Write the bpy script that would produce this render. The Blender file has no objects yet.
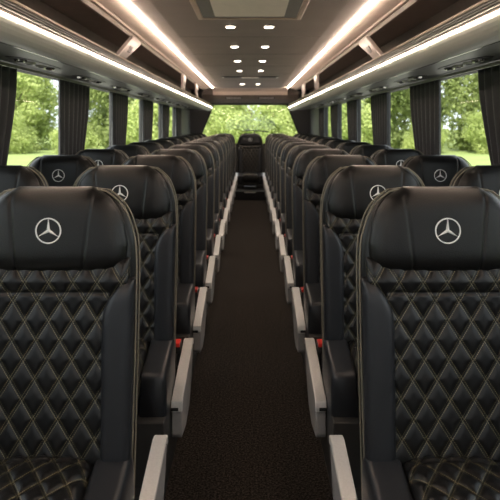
import bpy, bmesh, math, random
from mathutils import Vector, Matrix, noise
S = bpy.context.scene
C = S.collection
PI = math.pi
random.seed(7)
CZ = 1.33            # eye height

# ------------------------------------------------------------------ materials
def mat(name, col, rough=.5, metal=0, spec=.5, noise_amt=0, noise_scale=20, bump=0, bump_scale=200, emis=None, estr=0, sheen=0, coord='Object', coat=0):
    m = bpy.data.materials.new(name); m.use_nodes = True
    nt = m.node_tree; N = nt.nodes; L = nt.links
    b = N['Principled BSDF']
    b.inputs['Base Color'].default_value = (*col, 1)
    b.inputs['Roughness'].default_value = rough
    b.inputs['Metallic'].default_value = metal
    b.inputs['Specular IOR Level'].default_value = spec
    b.inputs['Coat Weight'].default_value = coat
    if sheen: b.inputs['Sheen Weight'].default_value = sheen
    tc = N.new('ShaderNodeTexCoord')
    n = N.new('ShaderNodeTexNoise'); n.inputs['Scale'].default_value = noise_scale; n.inputs['Detail'].default_value = 4
    L.new(tc.outputs[coord], n.inputs['Vector'])
    mx = N.new('ShaderNodeMix'); mx.data_type = 'RGBA'
    k = noise_amt
    mx.inputs['A'].default_value = (*[c*(1-k) for c in col], 1)
    mx.inputs['B'].default_value = (*[min(1, c*(1+k)) for c in col], 1)
    L.new(n.outputs['Fac'], mx.inputs['Factor']); L.new(mx.outputs['Result'], b.inputs['Base Color'])
    if bump:
        n2 = N.new('ShaderNodeTexNoise'); n2.inputs['Scale'].default_value = bump_scale; n2.inputs['Detail'].default_value = 3
        L.new(tc.outputs[coord], n2.inputs['Vector'])
        bp = N.new('ShaderNodeBump'); bp.inputs['Strength'].default_value = bump; bp.inputs['Distance'].default_value = .002
        L.new(n2.outputs['Fac'], bp.inputs['Height']); L.new(bp.outputs['Normal'], b.inputs['Normal'])
    if emis:
        b.inputs['Emission Color'].default_value = (*emis, 1); b.inputs['Emission Strength'].default_value = estr
    return m

def math_n(nt, op, a, b=None, c=None):
    n = nt.nodes.new('ShaderNodeMath'); n.operation = op
    for i, v in enumerate((a, b, c)):
        if v is None: continue
        if isinstance(v, (int, float)): n.inputs[i].default_value = v
        else: nt.links.new(v, n.inputs[i])
    return n.outputs[0]

QW, QH = .060, .094       # width and height of one quilted diamond
def quilt_mat():
    m = mat('quilted_leather', (.0060, .0060, .0062), .36, spec=.40, noise_amt=.25, noise_scale=60, bump=.25, bump_scale=420)
    nt = m.node_tree; b = nt.nodes['Principled BSDF']
    uv = nt.nodes.new('ShaderNodeUVMap'); sp = nt.nodes.new('ShaderNodeSeparateXYZ')
    nt.links.new(uv.outputs['UV'], sp.inputs[0])
    x, y = sp.outputs[0], sp.outputs[1]
    a = math_n(nt, 'MULTIPLY', x, 1/QW); c = math_n(nt, 'MULTIPLY', y, 1/QH)
    masks = []
    for op, o2 in (('ADD', 'SUBTRACT'), ('SUBTRACT', 'ADD')):
        u = math_n(nt, op, a, c)
        along = math_n(nt, o2, a, c)
        d = math_n(nt, 'PINGPONG', u, .5)                    # 0 on the line
        w = math_n(nt, 'SUBTRACT', d, .062)
        w = math_n(nt, 'ABSOLUTE', w)
        line = math_n(nt, 'LESS_THAN', w, .013)
        fr = math_n(nt, 'FRACT', math_n(nt, 'MULTIPLY', along, 11))
        dash = math_n(nt, 'LESS_THAN', fr, .72)
        masks.append(math_n(nt, 'MULTIPLY', line, dash))
    mk = math_n(nt, 'MAXIMUM', *masks)
    mx = nt.nodes.new('ShaderNodeMix'); mx.data_type = 'RGBA'
    src = b.inputs['Base Color'].links[0].from_socket
    nt.links.new(src, mx.inputs['A']); mx.inputs['B'].default_value = (.17, .15, .085, 1)
    nt.links.new(mk, mx.inputs['Factor']); nt.links.new(mx.outputs['Result'], b.inputs['Base Color'])
    return m

M = {}
M['leather'] = mat('black_leather', (.0060, .0058, .0057), .33, spec=.34, noise_amt=.2, noise_scale=30, bump=.3, bump_scale=380)
M['bolster'] = mat('smooth_black_leather', (.0170, .0185, .0215), .38, spec=.45, noise_amt=.15, noise_scale=30, bump=.2, bump_scale=420)
M['quilt'] = quilt_mat()
M['piping'] = mat('piping', (.19, .17, .125), .5, noise_amt=.3, noise_scale=300)
M['emblem'] = mat('silver_embroidery', (.92, .92, .90), .4, metal=.0, noise_amt=.1, noise_scale=600)
M['alu'] = mat('brushed_silver', (.72, .70, .67), .36, metal=.35, noise_amt=.12, noise_scale=160)
M['alu_side'] = mat('grey_plastic', (.30, .29, .28), .4, noise_amt=.12)
M['red'] = mat('red_button', (.65, .03, .02), .35, noise_amt=.1)
M['blackp'] = mat('black_plastic', (.02, .02, .02), .45, noise_amt=.2)
M['frame'] = mat('dark_metal', (.055, .053, .05), .42, metal=.4, noise_amt=.15)
M['carpet'] = mat('brown_carpet', (.075, .056, .043), .95, spec=.1, noise_amt=.8, noise_scale=170, bump=.9, bump_scale=260, coord='Object')
def carpet():
    m = M['carpet']; nt = m.node_tree; b = nt.nodes['Principled BSDF']
    tc = nt.nodes.new('ShaderNodeTexCoord'); a = nt.nodes.new('ShaderNodeTexNoise'); a.inputs['Scale'].default_value = 120; a.inputs['Detail'].default_value = 6; a.inputs['Roughness'].default_value = .8
    nt.links.new(tc.outputs['Object'], a.inputs['Vector'])
    r = nt.nodes.new('ShaderNodeValToRGB'); e = r.color_ramp.elements
    e[0].position = .45; e[0].color = (.006, .005, .0045, 1); e[1].position = .64; e[1].color = (.080, .066, .055, 1)
    nt.links.new(a.outputs['Fac'], r.inputs[0]); nt.links.new(r.outputs[0], b.inputs['Base Color'])
carpet()
M['ceil'] = mat('taupe_ceiling', (.26, .228, .203), .62, noise_amt=.12, noise_scale=3, spec=.35, bump=.15, bump_scale=300)
M['cove'] = mat('cove_panel', (.62, .52, .45), .5, noise_amt=.04)
M['tan'] = mat('bronze_trim', (.55, .45, .36), .35, metal=.3, noise_amt=.1)
M['dark'] = mat('dark_brown_lining', (.13, .105, .09), .6, noise_amt=.25, noise_scale=14)
M['black'] = mat('black_trim', (.012, .012, .012), .5, noise_amt=.2)
M['rack'] = mat('grey_rack_panel', (.60, .59, .57), .42, noise_amt=.05, noise_scale=5)
M['psu'] = mat('grey_service_panel', (.16, .16, .155), .4, noise_amt=.1)
M['wall'] = mat('grey_wall_panel', (.06, .06, .062), .55, noise_amt=.15)
M['curtain'] = mat('charcoal_curtain', (.017, .018, .021), .6, spec=.35, noise_amt=.3, noise_scale=90, sheen=.25)
M['outer'] = mat('bus_skin', (.05, .05, .05), .5, noise_amt=.1)
M['led'] = mat('led', (1, 1, 1), .5, emis=(1, .80, .66), estr=36)
M['led2'] = mat('led_low', (1, 1, 1), .5, emis=(1, .80, .62), estr=34)
M['bulb'] = mat('downlight', (1, 1, 1), .5, emis=(1, .90, .78), estr=20)
M['bracket'] = mat('bracket_brown', (.13, .112, .10), .4, noise_amt=.1)
M['edge'] = mat('dark_bronze_edge', (.17, .135, .11), .4, metal=.3, noise_amt=.1)
M['hatch'] = mat('hatch_panel', (.90, .84, .73), .35, metal=0, noise_amt=.08)
M['chrome'] = mat('chrome', (.6, .6, .58), .2, metal=.9, noise_amt=.05)
M['bark'] = mat('bark', (.07, .05, .035), .9, noise_amt=.4, noise_scale=8)

def glass_mat():
    m = bpy.data.materials.new('window_glass'); m.use_nodes = True
    nt = m.node_tree; N = nt.nodes; N.clear()
    o = N.new('ShaderNodeOutputMaterial'); t = N.new('ShaderNodeBsdfTransparent'); g = N.new('ShaderNodeBsdfGlossy')
    g.inputs['Roughness'].default_value = .02; t.inputs['Color'].default_value = (.96, .97, .95, 1)
    mx = N.new('ShaderNodeMixShader'); mx.inputs[0].default_value = .025
    nt.links.new(t.outputs[0], mx.inputs[1]); nt.links.new(g.outputs[0], mx.inputs[2]); nt.links.new(mx.outputs[0], o.inputs[0])
    return m
M['glass'] = glass_mat()

def leaf_mat(name, c1, c2):
    m = bpy.data.materials.new(name); m.use_nodes = True
    nt = m.node_tree; N = nt.nodes; b = N['Principled BSDF']
    at = N.new('ShaderNodeAttribute'); at.attribute_name = 'tone'
    mx = N.new('ShaderNodeMix'); mx.data_type = 'RGBA'
    mx.inputs['A'].default_value = (*c1, 1); mx.inputs['B'].default_value = (*c2, 1)
    nt.links.new(at.outputs['Fac'], mx.inputs['Factor']); nt.links.new(mx.outputs['Result'], b.inputs['Base Color'])
    b.inputs['Roughness'].default_value = .55; b.inputs['Specular IOR Level'].default_value = .3
    tr = N.new('ShaderNodeBsdfTranslucent'); nt.links.new(mx.outputs['Result'], tr.inputs['Color'])
    ms = N.new('ShaderNodeMixShader'); ms.inputs[0].default_value = .45
    nt.links.new(b.outputs[0], ms.inputs[1]); nt.links.new(tr.outputs[0], ms.inputs[2])
    nt.links.new(ms.outputs[0], N['Material Output'].inputs[0])
    return m
M['leaf'] = leaf_mat('leaf_green', (.13, .18, .05), (.36, .42, .15))
M['leaf_b'] = leaf_mat('leaf_bright', (.30, .38, .11), (.62, .68, .28))
M['asphalt'] = mat('asphalt', (.24, .225, .21), .9, noise_amt=.2, noise_scale=3)
M['grass'] = mat('meadow_grass', (.26, .32, .12), .9, spec=.1, noise_amt=.35, noise_scale=.15)

# ------------------------------------------------------------------ helpers
def link_mesh(name, bm, m, parent=None, smooth=True, bevel=0, seg=2, auto=None):
    me = bpy.data.meshes.new(name); bm.normal_update(); bm.to_mesh(me); bm.free()
    if m is not None:
        for mm in (m if isinstance(m, (list, tuple)) else [m]): me.materials.append(mm)
    if smooth:
        me.polygons.foreach_set('use_smooth', [True]*len(me.polygons))
    o = bpy.data.objects.new(name, me); C.objects.link(o)
    if parent is not None: o.parent = parent
    if bevel:
        md = o.modifiers.new('bevel', 'BEVEL'); md.width = bevel; md.segments = seg; md.limit_method = 'ANGLE'
        md.harden_normals = True
    return o
def thing(name, label, cat, loc=(0, 0, 0), rz=0, group=None):
    o = bpy.data.objects.new(name, None); C.objects.link(o); o.empty_display_size = .1
    o.location = loc; o.rotation_euler = (0, 0, rz)
    return tag(o, label, cat, group)
def tag(o, label, cat, group=None):
    o['label'] = label; o['category'] = cat
    if group: o['group'] = group
    return o
def struct(o):
    o['kind'] = 'structure'; return o
def box(bm, x0, x1, y0, y1, z0, z1):
    v = [bm.verts.new((x, y, z)) for x in (x0, x1) for y in (y0, y1) for z in (z0, z1)]
    for f in ((0,1,3,2),(4,6,7,5),(0,4,5,1),(2,3,7,6),(0,2,6,4),(1,5,7,3)): bm.faces.new([v[i] for i in f])
    return v
def boxo(name, b, m, parent=None, bevel=0, seg=2):
    bm = bmesh.new(); box(bm, *b); bmesh.ops.recalc_face_normals(bm, faces=bm.faces)
    return link_mesh(name, bm, m, parent, smooth=bool(bevel), bevel=bevel, seg=seg)
def prism(bm, pts, axis, a0, a1):
    """closed polygon pts (p,q) extruded along axis ('x': pts=(y,z); 'y': pts=(x,z); 'z': pts=(x,y))"""
    def P(p, a): return {'x': (a, p[0], p[1]), 'y': (p[0], a, p[1]), 'z': (p[0], p[1], a)}[axis]
    A = [bm.verts.new(P(p, a0)) for p in pts]; B = [bm.verts.new(P(p, a1)) for p in pts]
    n = len(pts)
    bm.faces.new(A); bm.faces.new(B[::-1])
    for i in range(n): bm.faces.new((A[i], A[(i+1) % n], B[(i+1) % n], B[i]))
    bmesh.ops.recalc_face_normals(bm, faces=bm.faces)
def tube(bm, pts, r, n=8, closed=False):
    pts = [Vector(p) for p in pts]; rings = []
    N = len(pts)
    for i, p in enumerate(pts):
        a = pts[(i-1) % N] if (closed or i) else p; b = pts[(i+1) % N] if (closed or i < N-1) else p
        t = (b-a).normalized()
        ref = Vector((0, 1, 0)) if abs(t.y) < .9 else Vector((1, 0, 0))
        u = t.cross(ref).normalized(); w = t.cross(u).normalized()
        rings.append([bm.verts.new(p + r*(math.cos(2*PI*k/n)*u + math.sin(2*PI*k/n)*w)) for k in range(n)])
    for i in range(N if closed else N-1):
        A, B = rings[i], rings[(i+1) % N]
        for k in range(n): bm.faces.new((A[k], A[(k+1) % n], B[(k+1) % n], B[k]))
    if not closed:
        bm.faces.new(rings[0][::-1]); bm.faces.new(rings[-1])
def cyl(bm, c, r, h, axis='z', n=24, r2=None):
    r2 = r if r2 is None else r2
    def P(a, rr, hh):
        x, y = rr*math.cos(a), rr*math.sin(a)
        return {'z': (c[0]+x, c[1]+y, c[2]+hh), 'y': (c[0]+x, c[1]+hh, c[2]+y), 'x': (c[0]+hh, c[1]+x, c[2]+y)}[axis]
    A = [bm.verts.new(P(2*PI*k/n, r, 0)) for k in range(n)]; B = [bm.verts.new(P(2*PI*k/n, r2, h)) for k in range(n)]
    bm.faces.new(A); bm.faces.new(B[::-1])
    for k in range(n): bm.faces.new((A[k], A[(k+1) % n], B[(k+1) % n], B[k]))
def interp(t, x):
    if x <= t[0][0]: return t[0][1]
    for (a, fa), (b, fb) in zip(t, t[1:]):
        if x <= b: return fa+(fb-fa)*(x-a)/(b-a)
    return t[-1][1]
def smooth_table(t, n=60, passes=3):
    a, b = t[0][0], t[-1][0]
    v = [interp(t, a+(b-a)*i/n) for i in range(n+1)]
    for _ in range(passes):
        v = [v[0]]+[(v[i-1]+v[i]*2+v[i+1])/4 for i in range(1, n)]+[v[-1]]
    return [(a+(b-a)*i/n, v[i]) for i in range(n+1)]

def slab(bm, xl, xr, z0, z1, yf, Tf, Tb, nu, nv, pu=6, pv=6, disp=None, uvs=False, top=None, shear=.1):
    """cushion-like solid in the xz plane: x from xl(z) to xr(z); front bulges to -y by Tf, back to +y by Tb"""
    uvl = bm.loops.layers.uv.verify() if uvs else None
    F = {}; B = {}; st = {}
    for j in range(nv+1):
        s = j/nv; v = math.sin((s-.5)*PI)*.55 + (2*s-1)*.45
        for i in range(nu+1):
            q = i/nu; u = math.sin((q-.5)*PI)*.45 + (2*q-1)*.55
            z = z0+(z1-z0)*(v+1)/2
            a, b = xl(z), xr(z)
            x = a+(b-a)*(u+1)/2
            if top: z = z + top(u)*((v+1)/2)**2
            k = math.sqrt(max(0, 1-abs(u)**pu))*math.sqrt(max(0, 1-abs(v)**pv))
            sh = shear*(z-1.07)
            d = disp(x, z)*min(1, k*1.3) if disp else 0
            edge = i in (0, nu) or j in (0, nv)
            F[i, j] = bm.verts.new((x, yf-(Tf*k+d if not edge else 0)+sh, z))
            B[i, j] = F[i, j] if edge else bm.verts.new((x, yf+Tb*k+sh, z))
            st[F[i, j]] = (x, z); st[B[i, j]] = (x, z)
    for j in range(nv):
        for i in range(nu):
            for G, fl in ((F, 0), (B, 1)):
                q = (G[i, j], G[i+1, j], G[i+1, j+1], G[i, j+1])
                if fl: q = q[::-1]
                f = bm.faces.new(q)
                if uvl:
                    for l in f.loops: l[uvl].uv = st[l.vert]

def quilt_h(x, y, h=.0065):
    a, c = x/QW, y/QH
    def f(u):
        d = abs(u-round(u))*2          # 0 at the seam, 1 mid
        return d
    d = min(f(a+c), f(a-c))
    return h*(1-(1-min(1, d*1.25))**2.4)

# ------------------------------------------------------------------ the seat
HEAD = smooth_table([(.955, .138), (.962, .162), (.975, .180), (.995, .188), (1.03, .190), (1.08, .179), (1.115, .164), (1.145, .140), (1.172, .095)], 80, 4)
SHELL = smooth_table([(.30, .195), (.34, .205), (.8, .210), (.98, .210), (1.04, .206), (1.10, .187), (1.135, .165), (1.165, .122)], 120, 5)
BOL_IN = smooth_table([(.49, .132), (.83, .128), (.86, .130), (.885, .138), (.905, .150), (.925, .165), (.940, .180), (.945, .19)], 80, 3)
protos = {}
def make_seat_parts(root, aisle=None):
    """aisle: +1 / -1 the side of the aisle arm, None for a window seat"""
    if 'shell' not in protos:
        bm = bmesh.new()
        slab(bm, lambda z: -interp(SHELL, z), lambda z: interp(SHELL, z), .30, 1.163, .060, .038, .055, 26, 60, 10, 16)
        protos['shell'] = link_mesh('backrest', bm, M['leather'])
        bm = bmesh.new()
        def hd(x, z):
            d = 0
            xs = .103-.02*(1.17-z)/.2
            g = abs(abs(x)-xs)
            d -= .0045*math.exp(-(g/.0028)**2)
            return d+.004*math.cos(x/.19*PI/2)
        slab(bm, lambda z: -interp(HEAD, z), lambda z: interp(HEAD, z), .957, 1.172, .036, .044, .04, 150, 44, 7, 5, disp=hd, top=lambda u: -.0*abs(u))
        protos['head'] = link_mesh('headrest', bm, M['leather'])
        # emblem: ring and three pointed star on the headrest front
        bm = bmesh.new()
        cy, cz, R = -.0125, 1.068, .0320
        n = 48
        for (r0, r1) in ((R-.0030, R),):
            vs = []
            for k in range(n):
                a = 2*PI*k/n
                for (r, y) in ((r0, 0), (r1, 0), (r1, -.003), (r0, -.003)):
                    vs.append(bm.verts.new((r*math.cos(a), cy+y, cz+r*math.sin(a))))
            for k in range(n):
                A = [vs[4*k+i] for i in range(4)]; B = [vs[4*((k+1) % n)+i] for i in range(4)]
                for i in range(4): bm.faces.new((A[i], B[i], B[(i+1) % 4], A[(i+1) % 4]))
        for k in range(3):
            a = PI/2+k*2*PI/3
            d = Vector((math.cos(a), 0, math.sin(a))); p = Vector((-math.sin(a), 0, math.cos(a)))
            c0 = Vector((0, cy, cz))
            b_ = [bm.verts.new(c0+d*(R-.003)+p*.0006), bm.verts.new(c0+d*(R-.003)-p*.0006),
                  bm.verts.new(c0-p*.0042-d*0.0), bm.verts.new(c0+p*.0046)]
            t0 = bm.verts.new(c0+Vector((0, -.004, 0))-d*.003); t1 = bm.verts.new(c0+d*(R-.004)+Vector((0, -.003, 0)))
            bm.faces.new((b_[0], t1, t0, b_[3])); bm.faces.new((t1, b_[1], b_[2], t0)); bm.faces.new((b_[0], b_[1], t1)); bm.faces.new((b_[2], b_[3], t0))
        bmesh.ops.recalc_face_normals(bm, faces=bm.faces)
        protos['emblem'] = link_mesh('star_emblem', bm, M['emblem'], smooth=False)
        bm = bmesh.new()
        def qd(x, z):
            d = quilt_h(x, z)
            g = z-.912
            if abs(x) < .15: d = d*min(1, abs(g)/.006) - .003*math.exp(-(g/.004)**2)
            d += .010*math.exp(-((z-.945)/.03)**2)
            return d
        slab(bm, lambda z: -.197, lambda z: .197, .49, .995, .028, .014, .01, 110, 150, 20, 20, disp=qd, uvs=True)
        protos['quilt'] = link_mesh('quilted_panel', bm, M['quilt'])
        for s in (-1, 1):
            bm = bmesh.new()
            f1 = (lambda z: interp(BOL_IN, z)) if s > 0 else (lambda z: -.2095)
            f2 = (lambda z: .2095) if s > 0 else (lambda z: -interp(BOL_IN, z))
            slab(bm, f1, f2, .485, .945, .036, .040, .02, 18, 50, 5, 14)
            protos['bol%d' % s] = link_mesh('side_bolster', bm, M['bolster'])
        bm = bmesh.new()
        for off, grow in ((.034, .002), (.066, .0035)):
            pts = [(-interp(SHELL, z)-grow, off+.1*(z-1.07), z) for z in [.36+.8*i/60 for i in range(61)]]
            zt = 1.16
            pts += [(-.122+.244*i/10, off+.1*(zt-1.07), zt+.0045) for i in range(1, 10)]
            pts += [(-p[0], p[1], p[2]) for p in pts[:61][::-1]]
            tube(bm, pts, .0022, 6)
        protos['piping'] = link_mesh('piping', bm, M['piping'])
        # cushion
        bm = bmesh.new(); uvl = bm.loops.layers.uv.verify()
        nu, nv = 76, 84
        T = {}; Bt = {}; st = {}
        for j in range(nv+1):
            s = j/nv; v = 2*s-1
            for i in range(nu+1):
                u = 2*i/nu-1
                x = u*.128; y = -.245+v*.225
                k = math.sqrt(max(0, 1-abs(u)**12))*math.sqrt(max(0, 1-abs(v)**14))
                e = i in (0, nu) or j in (0, nv)
                crown = .012*(1-u*u) - .02*max(0, -v-.6)
                q = quilt_h(x, y*1.0+.02, .009)
                if abs(y+.075) < .02: q *= min(1, abs(y+.075)/.008)
                z = .455+(.0 if e else k*(.062+crown+q))
                T[i, j] = bm.verts.new((x, y, z)); Bt[i, j] = T[i, j] if e else bm.verts.new((x, y, .455-.075*k))
                st[T[i, j]] = st[Bt[i, j]] = (x, y+.02)
        for j in range(nv):
            for i in range(nu):
                for G, fl in ((T, 0), (Bt, 1)):
                    q = (G[i, j], G[i+1, j], G[i+1, j+1], G[i, j+1])
                    f = bm.faces.new(q[::-1] if fl else q)
                    for l in f.loops: l[uvl].uv = st[l.vert]
        protos['cushion'] = link_mesh('seat_cushion', bm, M['quilt'])
        bm = bmesh.new()
        box(bm, -.118, .118, -.44, .03, .345, .395); box(bm, -.19, .19, -.20, .03, .345, .385)
        for sx in (-.15, .15): box(bm, sx-.02, sx+.02, -.02, .06, .33, .52)
        bmesh.ops.recalc_face_normals(bm, faces=bm.faces)
        protos['pan'] = link_mesh('seat_frame', bm, M['frame'], bevel=.006)
        for s in (-1, 1):
            # armrest pad
            bm = bmesh.new()
            ny, nx = 30, 40
            prof = []
            for i in range(nx):
                a = 2*PI*i/nx
                ca, sa = math.cos(a), math.sin(a)
                e = .32
                prof.append((math.copysign(abs(ca)**e, ca)*.048, math.copysign(abs(sa)**e, sa)*.125))
            rings = []
            for j in range(ny+1):
                w = j/ny; y = -.275+.255*w
                k = min(1, math.sqrt(max(0, 1-(1-min(1, w/.10))**2))+.0)
                kk = .80+.20*k
                drop = -.046*(1-w)-.006
                rings.append([bm.verts.new((s*.166+p[0]*(.82+.18*k), y, .408+p[1]*(.93+.07*k)+(drop if p[1] > 0 else 0))) for p in prof])
            for A, B_ in zip(rings, rings[1:]):
                for i in range(nx): bm.faces.new((A[i], A[(i+1) % nx], B_[(i+1) % nx], B_[i]))
            bm.faces.new(rings[0]); bm.faces.new(rings[-1][::-1])
            bmesh.ops.recalc_face_normals(bm, faces=bm.faces)
            protos['pad%d' % s] = link_mesh('armrest_pad', bm, M['bolster'])
            # pedestal leg
            bm = bmesh.new()
            box(bm, *sorted((s*.100, s*.213)), -.315, -.03, .118, .338)
            box(bm, *sorted((s*.085, s*.208)), -.36, .06, .1005, .118)
            bmesh.ops.recalc_face_normals(bm, faces=bm.faces)
            protos['leg%d' % s] = link_mesh('leg', bm, M['frame'], bevel=.005)
            # aisle side arm: silver rounded blade hanging beside the cushion
            bm = bmesh.new()
            pts = [(.285, .375), (.275, .402), (.25, .405), (-.12, .335), (-.145, .325), (-.15, .305), (-.15, .212), (-.135, .196), (.0, .172), (.12, .19), (.22, .26)]
            prism(bm, pts, 'x', *sorted((s*.216, s*.253)))
            protos['blade%d' % s] = link_mesh('arm_side_cover', bm, M['alu_side'], bevel=.006, seg=3)
            bm = bmesh.new()
            pts = [(.290, .385), (.283, .410), (.25, .4155), (-.125, .345), (-.152, .335), (-.158, .315), (-.158, .298), (-.145, .298), (-.14, .318), (-.12, .330), (.25, .398), (.27, .385)]
            prism(bm, pts, 'x', *sorted((s*.215, s*.256)))
            protos['cap%d' % s] = link_mesh('arm_top_trim', bm, M['alu'], bevel=.004, seg=3)
            bm = bmesh.new()
            box(bm, *sorted((s*.216, s*.242)), -.161, -.156, .303, .315)
            bmesh.ops.recalc_face_normals(bm, faces=bm.faces)
            protos['latch%d' % s] = link_mesh('latch', bm, M['blackp'], bevel=.001)
            bm = bmesh.new()
            box(bm, *sorted((s*.172, s*.211)), .165, .235, .385, .424)
            box(bm, *sorted((s*.176, s*.192)), .185, .215, .300, .385)
            box(bm, *sorted((s*.176, s*.216)), .19, .21, .300, .32)
            bmesh.ops.recalc_face_normals(bm, faces=bm.faces)
            protos['buckle%d' % s] = link_mesh('belt_buckle', bm, M['blackp'], bevel=.004)
            bm = bmesh.new()
            box(bm, *sorted((s*.175, s*.209)), .158, .215, .414, .430)
            bmesh.ops.recalc_face_normals(bm, faces=bm.faces)
            protos['button%d' % s] = link_mesh('release_button', bm, M['red'], bevel=.003)
        for p in protos.values(): C.objects.unlink(p)
    def put(k, parent, label=None):
        o = protos[k].copy(); C.objects.link(o); o.parent = parent
        if label: o['label'] = label
        return o
    put('shell', root)
    h = put('head', root); put('emblem', h, 'silver three-pointed star in a ring')
    put('quilt', root, 'diamond quilted back panel with pale stitching'); put('bol1', root); put('bol-1', root)
    put('piping', root); put('cushion', root, 'diamond quilted seat cushion'); put('pan', root)
    put('leg1', root); put('leg-1', root)
    put('pad1', root); put('pad-1', root)
    if aisle:
        b = put('blade%d' % aisle, root)
        c = put('cap%d' % aisle, root, 'silver top trim of the aisle arm'); put('latch%d' % aisle, c)
        if root.get('belt', 1):
            k = put('buckle%d' % aisle, root); put('button%d' % aisle, k, 'red release button')

ORD = ['first', 'second', 'third', 'fourth', 'fifth', 'sixth', 'seventh', 'eighth', 'ninth', 'tenth', 'eleventh', 'twelfth', 'thirteenth']
PITCH, Y1, XS = .812, 1.50, .495
NR = 13
for r in range(NR):
    y = Y1+PITCH*r
    for s, side in ((-1, 'left'), (1, 'right')):
        for w, place in ((1, 'aisle'), (2.0, 'window')):
            if r == 0 and w > 1: continue
            if r == 0: row = 'nearest row'
            elif r == NR-1: row = 'farthest row'
            else: row = ORD[r]+' row from camera'
            if place == 'aisle': lab = 'black quilted coach seat with silver arm, %s of aisle, %s' % (side, row)
            else: lab = 'black quilted coach seat beside the %s windows, %s' % (side, row)
            e = thing('coach_seat', lab, 'seat', (s*XS*w, y, 0), 0, '%s seats %s of the aisle' % (place, side))
            if r == 0: e['belt'] = 0
            make_seat_parts(e, aisle=-s if place == 'aisle' else None)
            if 'belt' in e: del e['belt']
# rear centre seat: wider and taller than the others, faces down the aisle
e = thing('coach_seat', 'black quilted coach seat facing down the aisle, under middle of rear window', 'seat', (0, 11.42, .0))
make_seat_parts(e, None)
def warp(o):
    me = o.data.copy(); o.data = me
    for v in me.vertices:
        v.co.x *= 1.13
        z = 1.17-(1.17-v.co.z)*1.14
        v.co.z = max(z, .16)
def kids(o): return [c for c in C.objects if c.parent == o]
for c in kids(e):
    warp(c)
    for g in kids(c): warp(g)

# ------------------------------------------------------------------ floor and podiums
YA, YB = -2.4, 12.75
WX = 1.265
def setp(name, b, m, bevel=0): return struct(boxo(name, b, m, None, bevel))
o = setp('floor', (-.302, .302, YA, YB, -.06, 0), M['carpet'])
for s, nm in ((-1, 'left'), (1, 'right')):
    setp('floor_'+nm+'_podium', (*sorted((s*.302, s*WX)), YA, YB, -.06, .10), M['frame'])
    setp('trim_%d' % (1 if s < 0 else 2), (*sorted((s*.292, s*.312)), YA, 10.55, .085, .106), M['psu'], .003)
o = setp('floor_rear_step', (-.300, .300, 10.62, YB, .0, .158), M['black'], .01)
setp('trim_3', (-.10, .10, 10.612, 10.62, .13, .145), M['alu'])

# ------------------------------------------------------------------ walls
WZ0, WZ1 = .86, 1.652
PIL = [-2.4+.06, -.60, 1.25, 2.78, 4.24, 5.74, 7.26, 8.78, 10.32]   # pillar positions along the bus
END = 11.05
wn = 1
for s, nm in ((-1, 'left'), (1, 'right')):
    bm = bmesh.new()
    box(bm, *sorted((s*WX, s*(WX+.07))), YA, YB+.1, -.9, WZ0)
    box(bm, *sorted((s*WX, s*(WX+.07))), YA, YB+.1, WZ1, 2.3)
    box(bm, *sorted((s*WX, s*(WX+.07))), END, YB+.1, WZ0, WZ1)
    for p in PIL: box(bm, *sorted((s*WX, s*(WX+.07))), p-.055, p+.055, WZ0, WZ1)
    bmesh.ops.recalc_face_normals(bm, faces=bm.faces)
    struct(link_mesh('wall_'+nm, bm, M['wall'], smooth=False))
    edges = PIL+[END+.055]
    for a, b in zip(edges, edges[1:]):
        y0, y1 = a+.055, b-.055
        bm = bmesh.new()
        xx = sorted((s*(WX+.006), s*(WX+.05)))
        for q in ((y0, y0+.02, WZ0, WZ1), (y1-.02, y1, WZ0, WZ1), (y0+.02, y1-.02, WZ0, WZ0+.025), (y0+.02, y1-.02, WZ1-.02, WZ1)):
            box(bm, *xx, *q)
        bmesh.ops.recalc_face_normals(bm, faces=bm.faces)
        f = struct(link_mesh('window_%d' % wn, bm, M['black'], smooth=False)); wn += 1
        g = boxo('pane', (*sorted((s*(WX+.025), s*(WX+.031))), y0+.02, y1-.02, WZ0+.025, WZ1-.02), M['glass'], f)
# rear wall with the trapezoid rear window
bm = bmesh.new()
RY = 12.70
TX, BX, RT, RB = .79, 1.13, 1.33+.45, 1.33-.42
for s in (-1, 1):
    pts = [(s*TX, RT), (s*BX, RB), (s*(WX+.07), RB), (s*(WX+.07), RT)]
    prism(bm, pts, 'y', RY, RY+.08)
box(bm, -WX-.07, WX+.07, RY, RY+.08, RT, 2.3); box(bm, -WX-.07, WX+.07, RY, RY+.08, -.9, RB)
bmesh.ops.recalc_face_normals(bm, faces=bm.faces)
struct(link_mesh('wall_rear', bm, M['wall'], smooth=False))
bm = bmesh.new()
o_ = [(-BX, RB), (BX, RB), (TX, RT), (-TX, RT)]; i_ = [(-BX+.035, RB+.03), (BX-.035, RB+.03), (TX-.02, RT-.03), (-TX+.02, RT-.03)]
for k in range(4):
    prism(bm, [o_[k], o_[(k+1) % 4], i_[(k+1) % 4], i_[k]], 'y', RY+.01, RY+.05)
f = struct(link_mesh('window_%d' % wn, bm, M['black'], smooth=False)); wn += 1
bm = bmesh.new(); prism(bm, i_, 'y', RY+.025, RY+.031); link_mesh('pane', bm, M['glass'], f, smooth=False)
# rear wiper, seen through the rear window
t = thing('rear_wiper', 'thin black wiper on the outside of the rear window', 'wiper', (0, RY+.044, 1.10))
bm = bmesh.new(); tube(bm, [(.0, .0, -.25), (.05, .0, .0), (.10, 0, .09)], .012); link_mesh('arm', bm, M['blackp'], t)
bm = bmesh.new(); tube(bm, [(-.16, 0, .105), (.0, 0, .118), (.38, 0, .09)], .012); link_mesh('blade', bm, M['blackp'], t)
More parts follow.
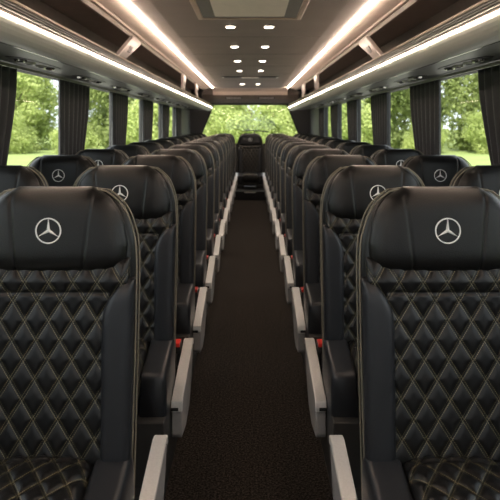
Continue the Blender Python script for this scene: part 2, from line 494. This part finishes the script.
# front bulkhead around the windscreen, behind the camera
bm = bmesh.new()
box(bm, -WX-.07, WX+.07, YA-.08, YA, -.9, 1.02); box(bm, -WX-.07, WX+.07, YA-.08, YA, 1.80, 2.3)
for s in (-1, 1): box(bm, *sorted((s*1.16, s*(WX+.07))), YA-.08, YA, 1.02, 1.80)
bmesh.ops.recalc_face_normals(bm, faces=bm.faces)
struct(link_mesh('wall_front', bm, M['wall'], smooth=False))
f = struct(setp('window_%d' % wn, (-1.16, 1.16, YA-.06, YA-.03, 1.02, 1.06), M['black']))
boxo('pane', (-1.16, 1.16, YA-.05, YA-.044, 1.06, 1.80), M['glass'], f)

# ------------------------------------------------------------------ ceiling
CEZ = 1.33+.75
YC = 12.15
bm = bmesh.new()
prism(bm, [(-.754, CEZ+.016), (-.60, CEZ), (.60, CEZ), (.754, CEZ+.016), (.762, CEZ+.016), (.762, CEZ+.16), (-.762, CEZ+.16), (-.762, CEZ+.016)], 'y', YA, YC)
struct(link_mesh('ceiling', bm, M['ceil'], smooth=False))
struct(boxo('ceiling_roof', (-WX-.07, WX+.07, YA-.08, YB+.1, 2.3, 2.36), M['outer']))
for s, nm, k in ((-1, 'left', 4), (1, 'right', 5)):
    bm = bmesh.new()
    prism(bm, [(s*.762, CEZ+.016), (s*.78, CEZ+.013), (s*.905, CEZ-.012), (s*.918, CEZ-.020), (s*.935, CEZ-.022), (s*.935, CEZ+.16), (s*.762, CEZ+.16)], 'y', YA, YC+.25)
    struct(link_mesh('ceiling_cove_'+nm, bm, M['cove'], smooth=False))
    bm = bmesh.new()
    prism(bm, [(s*.936, CEZ-.02), (s*.95, CEZ-.046), (s*.966, CEZ-.046), (s*.975, CEZ-.02), (s*.975, CEZ+.16), (s*.936, CEZ+.16)], 'y', YA, YC+.3)
    struct(link_mesh('trim_%d' % k, bm, M['edge'], smooth=False))
    # slim led strip in the cove
    o = boxo('light_strip', (*sorted((s*.7595, s*.7645)), YA, YC+.12, CEZ-.004, CEZ+.016), M['led'])
    tag(o, 'warm white light strip along the %s edge of the ceiling' % nm, 'light strip', 'ceiling light strips')
# rounded cross cove and rear header
bm = bmesh.new()
pts = [(YC, CEZ+.16), (YC, CEZ), (YC+.10, CEZ-.004), (YC+.18, CEZ-.02), (YC+.24, CEZ-.06), (YC+.265, CEZ-.13), (YC+.29, CEZ+.16)]
prism(bm, pts, 'x', -.77, .77)
struct(link_mesh('ceiling_cove_rear', bm, M['cove'], smooth=False))
bm = bmesh.new()
pts = [(YC+.27, 2.2), (YC+.262, CEZ-.12), (YC+.34, CEZ-.20), (YC+.50, RT+.012), (YB-.05, RT+.012), (YB-.05, 2.2)]
prism(bm, pts, 'x', -1.0, 1.0)
hdr = struct(link_mesh('wall_rear_header', bm, M['dark'], smooth=False))
for x0, x1 in ((-.52, -.16), (.16, .52)):
    t = thing('air_outlet', 'slim dark air outlet %s on the header over the rear window' % ('left' if x0 < 0 else 'right'), 'vent', ((x0+x1)/2, YC+.34, CEZ-.20), 0, 'rear header outlets')
    b = boxo('bezel', (x0-(x0+x1)/2, x1-(x0+x1)/2, -.035, .03, -.01, .03), M['frame'], t, .004)
    boxo('grille', (x0-(x0+x1)/2+.03, x1-(x0+x1)/2-.03, -.037, -.034, .0, .02), M['alu_side'], t)

# ceiling hatch
t = thing('roof_hatch', 'large tan panelled hatch in a grey frame on the ceiling', 'hatch', (0, 3.0, CEZ))
def ring(bm, x0, x1, y0, y1, wd, z0, z1):
    box(bm, x0, x0+wd, y0, y1, z0, z1); box(bm, x1-wd, x1, y0, y1, z0, z1)
    box(bm, x0+wd, x1-wd, y0, y0+wd, z0, z1); box(bm, x0+wd, x1-wd, y1-wd, y1, z0, z1)
    bmesh.ops.recalc_face_normals(bm, faces=bm.faces)
bm = bmesh.new(); ring(bm, -.355, .355, -.9, 1.16, .035, -.022, 0); link_mesh('frame', bm, M['tan'], t, bevel=.006)
bm = bmesh.new(); ring(bm, -.32, .32, -.865, 1.125, .085, -.014, 0); link_mesh('inner_frame', bm, M['psu'], t, bevel=.003)
boxo('panel', (-.235, .235, -.78, 1.04, -.022, 0), M['hatch'], t, .008)

# downlights
SP = [(4.56, 'nearest'), (5.72, 'second'), (7.0, 'third'), (8.25, 'fourth'), (10.95, 'farthest')]
for y, nm in SP:
    for s, sd in ((-1, 'left'), (1, 'right')):
        t = thing('downlight', 'small round warm downlight in ceiling, %s pair from camera, %s one' % (nm, sd), 'downlight', (s*.146, y, CEZ), 0, 'ceiling downlights')
        bm = bmesh.new(); cyl(bm, (0, 0, -.006), -.0+.042, .006, n=32, r2=.046); link_mesh('bezel', bm, M['tan'], t, smooth=False)
        bm = bmesh.new(); cyl(bm, (0, 0, -.009), .032, .004, n=32); link_mesh('lamp', bm, M['bulb'], t, smooth=False)
# ceiling bar vent
t = thing('ceiling_vent', 'slim dark vent bar with pale middle across the ceiling near the rear', 'vent', (0, 9.3, CEZ))
boxo('bezel', (-.44, .44, -.08, .08, -.012, 0), M['frame'], t, .004)
for a, b in ((-.40, -.15), (.15, .40)): boxo('grille', (a, b, -.06, .06, -.016, -.012), M['black'], t)
boxo('cover', (-.13, .13, -.07, .07, -.02, -.012), M['hatch'], t)
for x in (-.42, .42): boxo('end_cap', (x-.015, x+.015, -.07, .07, -.018, -.012), M['alu'], t)
# panel joints across the ceiling
for k, y in enumerate((5.1, 6.35, 7.6, 8.85, 10.2)):
    struct(boxo('trim_%d' % (10+k), (-.60, .60, y-.002, y+.002, CEZ-.0012, CEZ+.001), M['frame']))

# ------------------------------------------------------------------ luggage racks
RE = 12.35
for s, nm in ((-1, 'left'), (1, 'right')):
    t = thing('luggage_rack', 'open overhead luggage rack with pale grey front, %s side' % nm, 'luggage rack', (s*.79, 5, CZ+.36), 0, 'overhead luggage racks')
    def L(x, z): return (s*x-s*.79, z-.36)
    y0, y1 = YA-5, RE-5
    bm = bmesh.new()   # curved grey face
    top = [(.790, .346), (.793, .334), (.800, .322), (.812, .310), (.828, .300), (.845, .294), (.862, .292)]
    prism(bm, [L(*p) for p in top]+[L(.87, .292), L(.87, .34), L(.80, .36), L(.790, .352)], 'y', y0, y1)
    link_mesh('front_panel', bm, M['rack'], t, smooth=False)
    bm = bmesh.new(); prism(bm, [L(.866, .296), L(.866, .304), L(WX-.001, .330), L(WX-.001, .322)], 'y', y0, y1)
    link_mesh('service_channel', bm, M['psu'], t, smooth=False)
    bm = bmesh.new(); prism(bm, [L(.868, .290), L(.868, .30), L(.875, .30), L(.875, .290)], 'y', y0, y1)
    link_mesh('edge_bead', bm, M['chrome'], t, smooth=False)
    bm = bmesh.new(); prism(bm, [L(.790, .40), L(.80, .41), L(WX-.002, .375), L(WX-.002, .33), L(.79, .36)], 'y', y0, y1)
    link_mesh('shelf', bm, M['dark'], t, smooth=False)
    bm = bmesh.new(); prism(bm, [L(.785, .408), L(.785, .420), L(.800, .420), L(.800, .408)], 'y', y0, y1)
    link_mesh('upper_rail', bm, M['tan'], t, smooth=False, bevel=.003)
    bm = bmesh.new()
    for q in range(3):
        z = .377+q*.010
        prism(bm, [L(.785, z), L(.785, z+.005), L(.791, z+.005), L(.791, z)], 'y', y0, y1)
    link_mesh('ribbed_strip', bm, M['alu_side'], t, smooth=False)
    bm = bmesh.new(); prism(bm, [L(.789, .370), L(.789, .408), L(.7905, .408), L(.7905, .370)], 'y', y0, y1)
    link_mesh('slot', bm, M['black'], t, smooth=False)
    o = boxo('light_strip', (*sorted((s*.7845, s*.790)), YA, RE, CZ+.357, CZ+.361), M['led2'])
    tag(o, 'warm white light strip along the lip of the %s luggage rack' % nm, 'light strip', 'rack light strips')
    # rack lining above
    bm = bmesh.new()
    box(bm, *sorted((s*(WX-.02), s*WX)), YA, YB, CZ+.376, 2.25); box(bm, *sorted((s*.976, s*(WX-.02))), YA, YB, CEZ-.01, CEZ+.02)
    bmesh.ops.recalc_face_normals(bm, faces=bm.faces)
    struct(link_mesh('ceiling_rack_lining_'+nm, bm, M['dark'], smooth=False))
    # brackets
    for y, bn in ((1.0, 'over the camera'), (4.02, 'nearest'), (7.5, 'middle'), (9.4, 'farthest')):
        if y < 2: continue
        b = thing('rack_bracket', '%s tan bracket joining the %s luggage rack to the ceiling' % (bn, nm), 'bracket', (s*.80, y, CZ+.415), 0, 'luggage rack brackets')
        bm = bmesh.new()
        A = [(-.46, .0), (-.22, .0), (1.0, .25), (1.0, .29), (.76, .29)]
        prism(bm, [(p[0]*.95, p[1]) for p in A], 'x', -.016, .016)
        # lean outward toward the cove
        for v in bm.verts: v.co.x += s*v.co.z*.45
        link_mesh('strut', bm, M['bracket'], b, bevel=.006)
        bm = bmesh.new()
        prism(bm, [(-.02, .075), (.06, .075), (.36, .15), (.26, .15)], 'x', -s*.019-.002, -s*.019+.002)
        for v in bm.verts: v.co.x += s*v.co.z*.45
        link_mesh('slot', bm, M['black'], b, smooth=False)
    # passenger service units
    for k in range(9):
        y = 2.0+1.02*k
        p = thing('service_unit', 'oval overhead unit of air nozzles and reading lamps, %s side, %s from camera' % (nm, ORD[k]), 'overhead service unit', (s*1.075, y, CZ+.3125), 0, 'overhead service units'); p.rotation_euler.y = -s*.064
        bm = bmesh.new()
        n = 40; pts = [(math.copysign(abs(math.cos(2*PI*i/n))**.7, math.cos(2*PI*i/n))*.062, math.copysign(abs(math.sin(2*PI*i/n))**.8, math.sin(2*PI*i/n))*.32) for i in range(n)]
        prism(bm, pts, 'z', -.006, .004); link_mesh('housing', bm, M['frame'], p, smooth=False, bevel=.003)
        for yy in (-.2, -.08, .08, .2):
            bm = bmesh.new(); cyl(bm, (0, yy, -.016), .026, .010, n=20, r2=.030); nz = link_mesh('air_nozzle' if abs(yy) > .1 else 'reading_lamp', bm, M['chrome'] if abs(yy) > .1 else M['alu'], p, smooth=False)
            bm = bmesh.new(); cyl(bm, (0, yy, -.019), .015, .003, n=16); link_mesh('insert', bm, M['black'], nz, smooth=False)

# ------------------------------------------------------------------ curtains
CN = ['nearest', 'second', 'third', 'fourth', 'fifth', 'sixth']
CUR = [2.45, 3.90, 5.38, 6.90, 8.42, 9.95]
for s, nm in ((-1, 'left'), (1, 'right')):
    o = boxo('curtain_rail', (*sorted((s*1.218, s*1.232)), YA+.1, END, CZ+.296, CZ+.312), M['alu_side'])
    tag(o, 'thin grey curtain rail above the %s windows' % nm, 'curtain rail', 'curtain rails')
    for k, p in enumerate(CUR):
        y0 = p-.02 if k else p+.07
        wt, wb = (.66, .44)
        c = thing('curtain', 'charcoal pleated window curtain, %s side, %s from the camera' % (nm, CN[k]), 'curtain', (s*1.226, y0, .80), 0, 'window curtains')
        bm = bmesh.new()
        rnd = random.Random(k*3+(s > 0)); ph = rnd.random()*6
        nu, nv = 110, 24; z1 = .822
        V = {}
        for j in range(nv+1):
            q = j/nv                               # 0 bottom 1 top
            zz = z1*q
            g = .5+.5*math.cos(PI*min(1, max(0, (q-.12)/.88)))   # gathers down
            w = wt+(wb-wt)*g
            for side in (0, 1):
                for i in range(nu+1):
                    u = i/nu
                    yv = u*w + .03*g*math.sin(u*3)
                    amp = .019*(.7+.3*g)
                    xv = amp*math.sin(u*2*PI*6.5+ph+.5*math.sin(q*2+u*5))*math.sin(min(1, u*12)*PI/2)
                    V[i, j, side] = bm.verts.new((s*(xv+.003*(side*2-1)), yv, zz))
        for j in range(nv):
            for i in range(nu):
                for side in (0, 1):
                    qd_ = (V[i, j, side], V[i+1, j, side], V[i+1, j+1, side], V[i, j+1, side])
                    bm.faces.new(qd_ if side else qd_[::-1])
        for j in range(nv):
            for i in (0, nu): bm.faces.new((V[i, j, 0], V[i, j, 1], V[i, j+1, 1], V[i, j+1, 0]))
        for i in range(nu):
            for j in (0, nv): bm.faces.new((V[i, j, 0], V[i+1, j, 0], V[i+1, j, 1], V[i, j, 1]))
        bmesh.ops.recalc_face_normals(bm, faces=bm.faces)
        link_mesh('drape', bm, M['curtain'], c)
        bm = bmesh.new(); tube(bm, [(s*-.024, -.01, .26), (s*-.024, .42, .30), (s*.024, .42, .30), (s*.024, -.01, .26)], .008, 6, True)
        link_mesh('tieback', bm, M['alu_side'], c)

# ------------------------------------------------------------------ outside: meadow and trees
GZ = -1.25
bm = bmesh.new()
v = [bm.verts.new(p) for p in ((-220, -60, GZ), (220, -60, GZ), (220, 320, GZ), (-220, 320, GZ))]; bm.faces.new(v)
struct(link_mesh('floor_meadow', bm, M['grass'], smooth=False))
struct(boxo('floor_asphalt', (-14, 14, -40, 33, GZ-.1, GZ+.02), M['asphalt']))  # unseen grey pad, added so light bounced into the coach is not green
def crown_mesh(seed, H, W, n, m, ls=1):
    rnd = random.Random(seed); bm = bmesh.new(); lay = bm.verts.layers.float.new('tone')
    blobs = []
    for k in range(46):
        h = rnd.uniform(.06, .93)**.9
        rr = W*.5*math.sqrt(max(.06, 1-(abs(h-.42)/.60)**2.2))*rnd.uniform(.45, .9); a = rnd.uniform(0, 2*PI)
        blobs.append((Vector((rr*math.cos(a), rr*math.sin(a), h*H)), W*rnd.uniform(.11, .20), rnd.random()))
    for i in range(n):
        c, R, tn = rnd.choice(blobs)
        d = Vector((rnd.gauss(0, 1), rnd.gauss(0, 1), rnd.gauss(0, 1))).normalized()
        p = c+d*R*(rnd.random()**.35)*Vector((1, 1, .75)).length/1.6
        if p.z < .05: p.z = .05+rnd.random()*.3
        nrm = (d+Vector((rnd.gauss(0, .5), rnd.gauss(0, .5), rnd.gauss(0, .5)+.3))).normalized()
        u = nrm.orthogonal().normalized(); w = nrm.cross(u)
        sz = rnd.uniform(.10, .22)*ls
        tone = min(1, max(0, tn*.6+rnd.random()*.4))
        vs = []
        for (a_, b_) in ((-1, -.2), (0, -.7), (1.1, .1), (0, .7)):
            q = bm.verts.new(p+u*a_*sz+w*b_*sz); q[lay] = tone; vs.append(q)
        bm.faces.new(vs)
    o = link_mesh('crown', bm, m, smooth=False); C.objects.unlink(o); return o
def trunk_mesh(H):
    bm = bmesh.new()
    pts = [(0, 0, 0), (.05, .03, H*.2), (-.05, .0, H*.45), (.04, 0, H*.75)]
    tube(bm, pts, .16, 10)
    for a in range(5): tube(bm, [(0, 0, H*(.25+.08*a)), (math.cos(a*2.4)*1.3, math.sin(a*2.4)*1.3, H*(.45+.08*a))], .06, 6)
    o = link_mesh('trunk', bm, M['bark']); C.objects.unlink(o); return o
CR = [crown_mesh(11, 11, 9, 15000, M['leaf']), crown_mesh(12, 12, 10, 15000, M['leaf']), crown_mesh(13, 9, 9, 15000, M['leaf_b']), crown_mesh(14, 5.0, 7, 16000, M['leaf_b'], .65)]
TR = [trunk_mesh(11), trunk_mesh(12), trunk_mesh(9), trunk_mesh(5.0)]
def tree(k, x, y, sc, rz, label, group, name='tree', cat='tree'):
    t = thing(name, label, cat, (x, y, GZ), rz, group); t.scale = (sc, sc, sc)
    for P in (TR[k], CR[k]):
        o = P.copy(); C.objects.link(o); o.parent = t
rnd = random.Random(5)
for s, nm in ((-1, 'left'), (1, 'right')):
    for i, (x, y) in enumerate([(12.5, 62), (24.5, 61), (36.5, 60), (49, 58), (7, 76), (19, 75), (31.5, 74), (44, 73)]):
        k = ((0, 2, 0, 1, 1, 0, 1, 0) if s < 0 else (1, 0, 2, 0, 0, 1, 0, 1))[i]
        tree(k, s*x, y+rnd.uniform(-1, 1), rnd.uniform(.95, 1.06)*(1.0 if s < 0 else 1.12), rnd.uniform(0, 6), 'tall dense green tree beyond the %s windows' % nm, 'trees beyond the %s windows' % nm)
    for i in range(6):
        tree(3, s*(10+i*6.0), 55-i*.8+rnd.uniform(-1, 1), rnd.uniform(.55, .75), rnd.uniform(0, 6), 'low rounded light green bush beyond the %s windows' % nm, 'bushes beyond the %s windows' % nm, 'bush', 'bush')
for x, y, sc in ((-7.6, 50, 1.0), (0, 51, 1.03), (7.6, 49.5, 1.02), (-4, 61, 1.2), (4.8, 61.5, 1.18)):
    tree(3, x, y, sc, rnd.uniform(0, 6), 'bright yellow-green bush beyond the rear window', 'bushes beyond the rear window', 'bush', 'bush')

# ------------------------------------------------------------------ light, world, camera
w = bpy.data.worlds.new('world'); S.world = w; w.use_nodes = True
nt = w.node_tree; bg = nt.nodes['Background']
tc = nt.nodes.new('ShaderNodeTexCoord'); n = nt.nodes.new('ShaderNodeTexNoise'); n.inputs['Scale'].default_value = 2.2; n.inputs['Detail'].default_value = 5
nt.links.new(tc.outputs['Generated'], n.inputs['Vector'])
cr = nt.nodes.new('ShaderNodeMix'); cr.data_type = 'RGBA'
cr.inputs['A'].default_value = (.62, .74, .88, 1); cr.inputs['B'].default_value = (1, 1, 1, 1)
nt.links.new(n.outputs['Fac'], cr.inputs['Factor']); nt.links.new(cr.outputs['Result'], bg.inputs['Color'])
bg.inputs['Strength'].default_value = 2.3
sd = bpy.data.lights.new('sun', 'SUN'); sd.energy = 7.2; sd.angle = math.radians(3); sd.color = (1, .95, .82)
so = bpy.data.objects.new('sun', sd); C.objects.link(so); so.rotation_euler = (math.radians(42), 0, math.radians(-20)); so.location = (0, 0, 10)
for y, nm in SP:
    for s in (-1, 1):
        ld = bpy.data.lights.new('downlight_beam', 'SPOT'); ld.energy = 12; ld.spot_size = math.radians(110); ld.spot_blend = .8; ld.color = (1, .86, .7); ld.shadow_soft_size = .04
        lo = bpy.data.objects.new('downlight_beam', ld); C.objects.link(lo); lo.location = (s*.146, y, CEZ-.03)

cd = bpy.data.cameras.new('camera'); co = bpy.data.objects.new('camera', cd); C.objects.link(co)
co.location = (.006, 0, CZ); co.rotation_euler = (PI/2, 0, 0)
cd.sensor_width = 36; cd.lens = 43.2; cd.shift_x = -.001; cd.shift_y = -.25; cd.clip_end = 600; cd.clip_start = .02
cd.dof.use_dof = True; cd.dof.focus_distance = 2.0; cd.dof.aperture_fstop = 7
S.camera = co
S.view_settings.view_transform = 'Standard'; S.view_settings.look = 'None'; S.view_settings.gamma = 1
S.view_settings.exposure = .15
